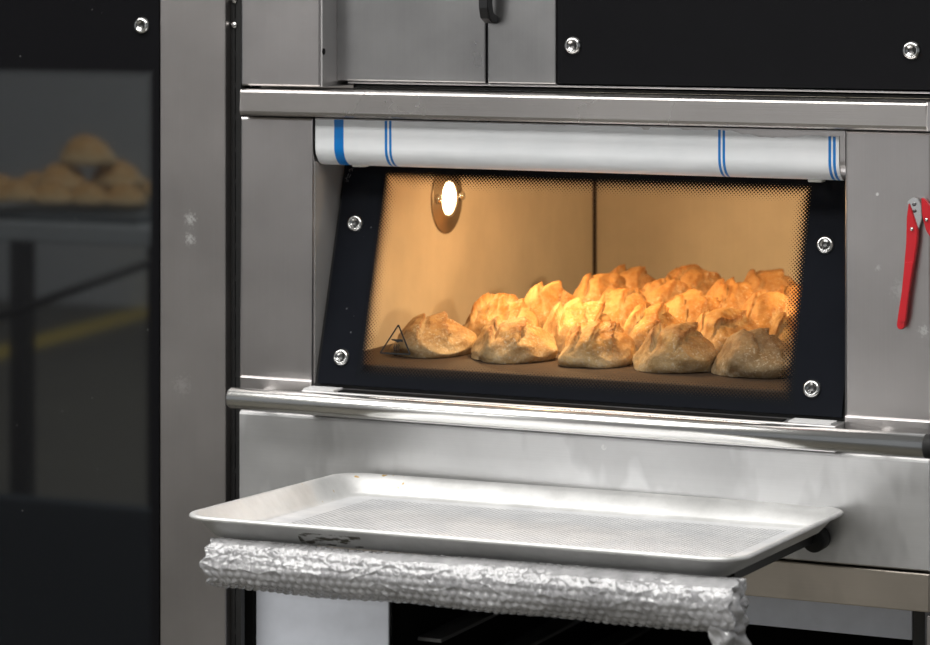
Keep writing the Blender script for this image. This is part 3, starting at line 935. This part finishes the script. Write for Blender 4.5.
# ================================================================== bread
M['bread'] = mat_bread()
def bread_bm(seed, lx, ly, h, nseg, amp, ang, shade_grey=0.0, peak=.0, sub=5, brown=.0):
    """rustic roll: smooth doughy flanks, crust torn open across the top in overlapping lips; origin at the centre of its foot"""
    rnd = random.Random(seed); o = Vector((rnd.uniform(0, 50), rnd.uniform(0, 50), rnd.uniform(0, 50)))
    bm = bmesh.new(); bmesh.ops.create_icosphere(bm, subdivisions=sub, radius=1)
    cl = bm.verts.layers.float_color.new('crust')
    ca, sa = math.cos(ang), math.sin(ang)
    planes = []
    for nx_, ny_, nz_, c0 in ((-.8, -.5, .40, .74), (.75, -.35, .55, .76), (.1, .8, .5, .75)):
        pn = Vector((nx_ + rnd.uniform(-.2, .2), ny_ + rnd.uniform(-.2, .2), nz_ + rnd.uniform(-.1, .1))).normalized()
        planes.append((pn, c0 + rnd.uniform(-.05, .08)))
    # lines where the crust has torn: position along the cut axis, bend, lip height
    tears = []
    for k in range(nseg):
        tears.append(((k + .5) / nseg * 1.5 - .75 + rnd.uniform(-.12, .12), rnd.uniform(-.45, .45), amp * rnd.uniform(.7, 1.2), rnd.uniform(-.6, .2)))
    gap = 1.5 / nseg
    for v in bm.verts:
        d = v.co.normalized(); e = 2.3
        p = d * (abs(d.x) ** e + abs(d.y) ** e + abs(d.z) ** e) ** (-1 / e)
        for pn, pc in planes:
            dd = p.dot(pn) - pc - .04 * noise.noise(p * 2.5 + o)
            if dd > 0: p = p - pn * (dd * .75)
        zz = p.z
        z = zz if zz > 0 else max(zz * .9, -.42)
        lump = noise.noise(p * 1.2 + o) * .17 + noise.noise(p * 2.4 + o) * .05
        hm = sstep(zz, .02, .50)
        w = .16 * noise.noise(p * 2.0 + o * 2) + .05 * noise.noise(p * 6 + o) + .022 * noise.noise(p * 15 + o)
        s_ = p.x * ca + p.y * sa + w
        c_ = -p.x * sa + p.y * ca
        disp = 0; lip = 0; val = 0
        for t0, bend, A, side in tears:
            t = s_ - t0 - bend * (c_ * c_ - .2)
            ln = 1 - sstep(abs(c_ + .1), .55, 1.0)
            if -gap < t <= 0:
                g = (1 + t / gap) ** 2.2; disp += A * g * ln; lip = max(lip, g ** 3 * ln)
            elif t > 0:
                g = math.exp(-(t / .16) ** 2); disp -= A * .55 * g * ln; val = max(val, g * ln)
        cr = noise.noise(p * 7 + o) * .5 + noise.noise(p * 14 + o) * .35 + noise.noise(p * 28 + o) * .2
        disp = hm * (disp + .045 * cr * (.35 + lip + val)) + .006 * noise.noise(p * 10 + o)
        tp = 1 - .16 * max(0, z) ** 1.6
        q = Vector((p.x * (1 + lump) * tp, p.y * (1 + lump) * tp, z * (1 + lump * .5) + disp))
        q.z += peak * max(0, 1 - (q.x ** 2 + q.y ** 2) * 1.4) * max(0, z)
        q.x += disp * .45 * d.x + hm * lip * .05 * ca; q.y += disp * .45 * d.y + hm * lip * .05 * sa
        v.co = Vector((q.x * lx / 2, q.y * ly / 2, max(0, (q.z + .42) * h / 1.42)))
        v[cl] = (hm * lip, max(0, min(1, (zz + .45) / 1.25)) * (1 - .75 * val * hm), shade_grey, brown)
    for f in bm.faces: f.smooth = True
    return bm

rolls = [
 # top px, base-row depth, size x, size y, seed, segs, amp, cut angle, tone, peak, label
 (433, 312, .140, 0.090, 0.105, 2, 0.17, .6, .35, 0.00, 'dim bread roll behind the warning triangle at the front left'),
 (512, 317, .135, 0.100, 0.100, 2, 0.2, .3, .15, 0.00, 'pale-sided bread roll in the front row, just right of the warning triangle'),
 (594, 320, .135, 0.086, 0.092, 3, 0.22, .2, .0, 0.02, 'golden bread roll in the middle of the front row, third from the left'),
 (677, 322, .128, 0.090, 0.088, 2, 0.18, .1, .25, 0.00, 'smooth rounded bread roll in the front row, second from the right'),
 (756, 328, .130, 0.092, 0.092, 2, 0.12, .5, .75, 0.02, 'shade-greyed floury bread roll at the right end of the front row'),
 (499, 292, .245, 0.092, 0.100, 5, 0.2, .1, .0, 0.00, 'bright ridged bread roll at the left end of the second row'),
 (576, 297, .245, 0.082, 0.092, 3, 0.21, .55, .0, 0.00, 'bright torn bread roll in the second row, second from the left'),
 (650, 302, .240, 0.086, 0.092, 2, 0.2, .2, .0, 0.00, 'deeply split bread roll in the middle of the second row'),
 (723, 307, .235, 0.086, 0.087, 2, 0.11, -.2, .0, 0.00, 'smooth domed orange bread roll in the second row, second from the right'),
 (792, 312, .225, 0.076, 0.091, 2, 0.15, .3, .0, 0.00, 'bread roll cut off by the printed dots at the right end of the second row'),
 (549, 281, .355, 0.084, 0.092, 2, 0.15, .5, .0, 0.04, 'bread roll with an orange tip at the left end of the third row'),
 (624, 286, .350, 0.090, 0.092, 2, 0.14, -.3, .0, 0.02, 'orange bread roll in the third row, second from the left'),
 (690, 288, .345, 0.092, 0.092, 3, 0.16, .9, .0, 0.00, 'flaky orange bread roll in the third row, second from the right'),
 (769, 290, .335, 0.086, 0.092, 2, 0.08, .0, .0, 0.02, 'round golden bread roll at the right end of the third row'),
 (602, 273, .470, 0.094, 0.093, 2, 0.16, .3, .1, 0.02, 'bread roll at the left end of the fourth row'),
 (666, 277, .465, 0.082, 0.092, 3, 0.18, -.5, .1, 0.04, 'jagged bread roll with a pointed crest, second from the left in the fourth row'),
 (732, 277, .455, 0.094, 0.093, 3, 0.16, .7, .0, 0.04, 'rough brown bread roll, third from the left in the fourth row'),
 (796, 284, .450, 0.072, 0.087, 2, 0.14, .3, .1, 0.00, 'bread roll peeping out by the right edge of the window, in the fourth row'),
 (632, 264, .580, 0.096, 0.095, 2, 0.17, .2, .2, 0.04, 'blurred bread roll at the left end of the back row'),
 (694, 264, .580, 0.102, 0.093, 3, 0.15, -.4, .2, 0.02, 'blurred bread roll in the middle of the back row'),
 (768, 269, .575, 0.094, 0.093, 2, 0.14, .5, .35, 0.04, 'dim blurred bread roll at the right end of the back row'),
]
for i, (px, py, yc, sx, sy, ns, am, ang, shade_grey, peak, lab) in enumerate(rolls):
    t = P(px, py, Y=yc)
    h = t.z - ZF
    bm = bread_bm(100 + i * 7, sx, sy, h * .97, ns, am, ang, shade_grey, peak, 6 if i < 10 else 5, 0 if i < 10 else (.35 if i < 14 else .55))  # rear rows get browner crust to paint the light's falloff
    zmax = max(v.co.z for v in bm.verts)
    for v in bm.verts: v.co.z *= h / zmax
    o = link_mesh('bread_roll', bm, M['bread'])
    o.location = (t.x, yc, ZF + .0003)
    o['label'] = lab; o['category'] = 'bread roll'; o['group'] = 'bread rolls baking in the oven'

# ================================================================== the bakery in front of the ovens (seen mirrored in the cabinet glass)
def MIR(px, py, D=None, Z=None):
    p = P(px, py, D=D, Z=Z); return Vector((p.x, -p.y, p.z))

# floor with a yellow safety line
ya, yb2 = MIR(0, 352, Z=0), MIR(147, 311, Z=0)
def mat_floor():
    m, nt, out = new_mat('grey_bakery_floor')
    b = N(nt, 'BsdfPrincipled'); b.inputs['Roughness'].default_value = .45
    tc = N(nt, 'TexCoord'); sp = N(nt, 'SeparateXYZ'); L(nt, tc.outputs['Object'], sp.inputs[0])
    d = (yb2 - ya); d.z = 0; d.normalize(); n = Vector((-d.y, d.x, 0)); c0 = n.dot(ya)
    dist = math_n(nt, 'SUBTRACT', math_n(nt, 'ADD', math_n(nt, 'MULTIPLY', sp.outputs[0], n.x), math_n(nt, 'MULTIPLY', sp.outputs[1], n.y)), c0)
    line = math_n(nt, 'LESS_THAN', math_n(nt, 'ABSOLUTE', dist), .10)
    nz = noise_n(nt, coords(nt), 1.5, 5, .6)
    c = mixc(nt, ramp(nt, nz, [(.3, 0), (.7, 1)]), (.09, .085, .07), (.13, .122, .10))
    c = mixc(nt, line, c, (.62, .46, .08))
    L(nt, c, b.inputs['Base Color']); L(nt, b.outputs[0], out.inputs[0])
    return m
YW = MIR(75, 304, Z=0).y
bm = bmesh.new(); box(bm, -9, 5, YW, 1.4, -.1, 0)
structure('floor', bm, mat_floor())
wall_m = plain('white_bakery_wall', (.80, .81, .84), .7)
bm = bmesh.new(); box(bm, -9, 5, YW - .1, YW, 0, 3.6)
structure('wall_front', bm, wall_m)
bm = bmesh.new(); box(bm, -9, 5, 1.3, 1.4, 0, 3.6)
structure('wall_back', bm, wall_m)
bm = bmesh.new(); box(bm, -9, 5, YW, 1.4, 3.6, 3.7)
structure('ceiling', bm, plain('white_ceiling', (.75, .75, .75), .8))

# work table with bread
DT = 7.0
zt = MIR(80, 224, D=DT).z
ta, tb = MIR(-140, 224, D=DT), MIR(250, 236, D=DT)
yt = (ta.y + tb.y) / 2
table = thing('work_table', ((ta.x + tb.x) / 2, yt - .3, 0), 'grey steel work table mirrored in the dark cabinet glass', 'table')
x0, x1 = min(ta.x, tb.x), max(ta.x, tb.x)
bm = bmesh.new(); box(bm, x0, x1, yt - .7, yt, zt - .045, zt, .004)
part('tabletop', bm, M['table'], table)
lx = MIR(3, 300, D=DT).x
for x, y in ((lx, yt - .03), (lx, yt - .67), (x1 - .04, yt - .03), (x1 - .04, yt - .67)):
    bm = bmesh.new(); box(bm, x - .022, x + .022, y - .022, y + .022, 0, zt - .045)
    part('leg', bm, M['table_dark'], table)
bm = bmesh.new()
a, b = MIR(-30, 327, D=DT - .15), MIR(185, 250, D=DT - .15)
tube(bm, [a, b], .0105, 12)
part('brace', bm, M['table_dark'], table)
btray = bmesh.new(); box(btray, MIR(-60, 208, D=DT).x, MIR(146, 208, D=DT).x, yt - .5, yt - .05, zt + .001, zt + .022, .004)
single('baking_tray', btray, M['dark_tray'], 'grey tray of bread on the table mirrored in the cabinet glass', 'tray', ((ta.x + tb.x) / 2, yt - .3, zt))
pile = [(-18, 192, .085, 0), (18, 191, .085, 0), (54, 193, .085, 0), (90, 194, .085, 0), (126, 195, .085, 0),
        (0, 186, .085, -.12), (36, 184, .085, -.12), (72, 186, .085, -.12), (108, 187, .085, -.12), (140, 188, .08, -.12),
        (64, 177, .10, -.06), (118, 174, .105, -.06), (88, 151, .115, -.06)]
src = link_mesh('bread_roll', bread_bm(999, 1, .9, .62, 3, .18, .4, 0, 0, 4), M['bread'])
for i, (px, py, w, dy) in enumerate(pile):
    p = MIR(px, py, D=DT + .12 - dy)
    o = src if i == 0 else src.copy()
    if i: COL.objects.link(o)
    o.scale = (w * 1.30, w * .95, w * .95); o.rotation_euler = (0, 0, .25 * math.sin(i * 2.3))
    p.z -= w * .3
    p.z = max(p.z, zt + .023)
    o.location = p
    o['label'] = 'golden loaf in the heap on the table mirrored in the cabinet glass'; o['category'] = 'bread roll'; o['group'] = 'mirrored loaves heaped on the table'
# low dark bench in front of the table
ba, bb = MIR(-150, 484, D=DT - .4), MIR(260, 484, D=DT - .4)
bm = bmesh.new(); box(bm, min(ba.x, bb.x), max(ba.x, bb.x), ba.y - .05, ba.y, .02, ba.z, .004)
single('low_bench', bm, M['bench'], 'low black bench mirrored at the foot of the cabinet glass', 'bench', ((ba.x + bb.x) / 2, ba.y, 0))

# ================================================================== light
def area(name, loc, size, power, col=(1, 1, 1), rot=(0, 0, 0)):
    l = bpy.data.lights.new(name, 'AREA'); l.shape = 'RECTANGLE'; l.size, l.size_y = size; l.energy = power; l.color = col
    o = bpy.data.objects.new(name, l); o.location = loc; o.rotation_euler = rot; COL.objects.link(o); return o
area('ceiling_light', (-1.9, -.95, 3.3), (5, .7), 78, (1, .985, .96))
area('ceiling_light', (-1.8, -2.15, 3.3), (5, .8), 105, (1, .985, .96))
area('ceiling_light', (-3.6, -6.6, 3.3), (3.6, .5), 130, (1, .985, .96))
area('ceiling_light', (-4.5, -9.3, 3.3), (4, .5), 170, (1, .985, .96))
for p, rot, e in ((lc + Vector((.010, 0, 0)), (0, -PI / 2 + .3, .1), 1.25), (rc - Vector((.010, 0, 0)), (0, PI / 2 - .2, -.25), 1.0), (fc - Vector((0, 0, .010)), (.40, 0, 0), 1.5)):  # left cheek lamp is real; right cheek and roof lamps are added
    l = bpy.data.lights.new('seen_or_added_lamp_light', 'AREA'); l.shape = 'DISK'; l.size = .036; l.energy = e; l.color = (1, .66, .33); l.spread = 2.5
    o = bpy.data.objects.new('seen_or_added_lamp_light', l); o.location = p; o.rotation_euler = rot; COL.objects.link(o)

w = bpy.data.worlds.new('world'); S.world = w; w.use_nodes = True
bg = w.node_tree.nodes['Background']; bg.inputs[0].default_value = (.9, .95, 1, 1); bg.inputs[1].default_value = .22

S.view_settings.view_transform = 'Standard'
S.view_settings.look = 'None'
S.view_settings.exposure = 0
S.cycles.use_denoising = True
S.cycles.max_bounces = 8
S.cycles.transparent_max_bounces = 16
S.cycles.sample_clamp_indirect = 6
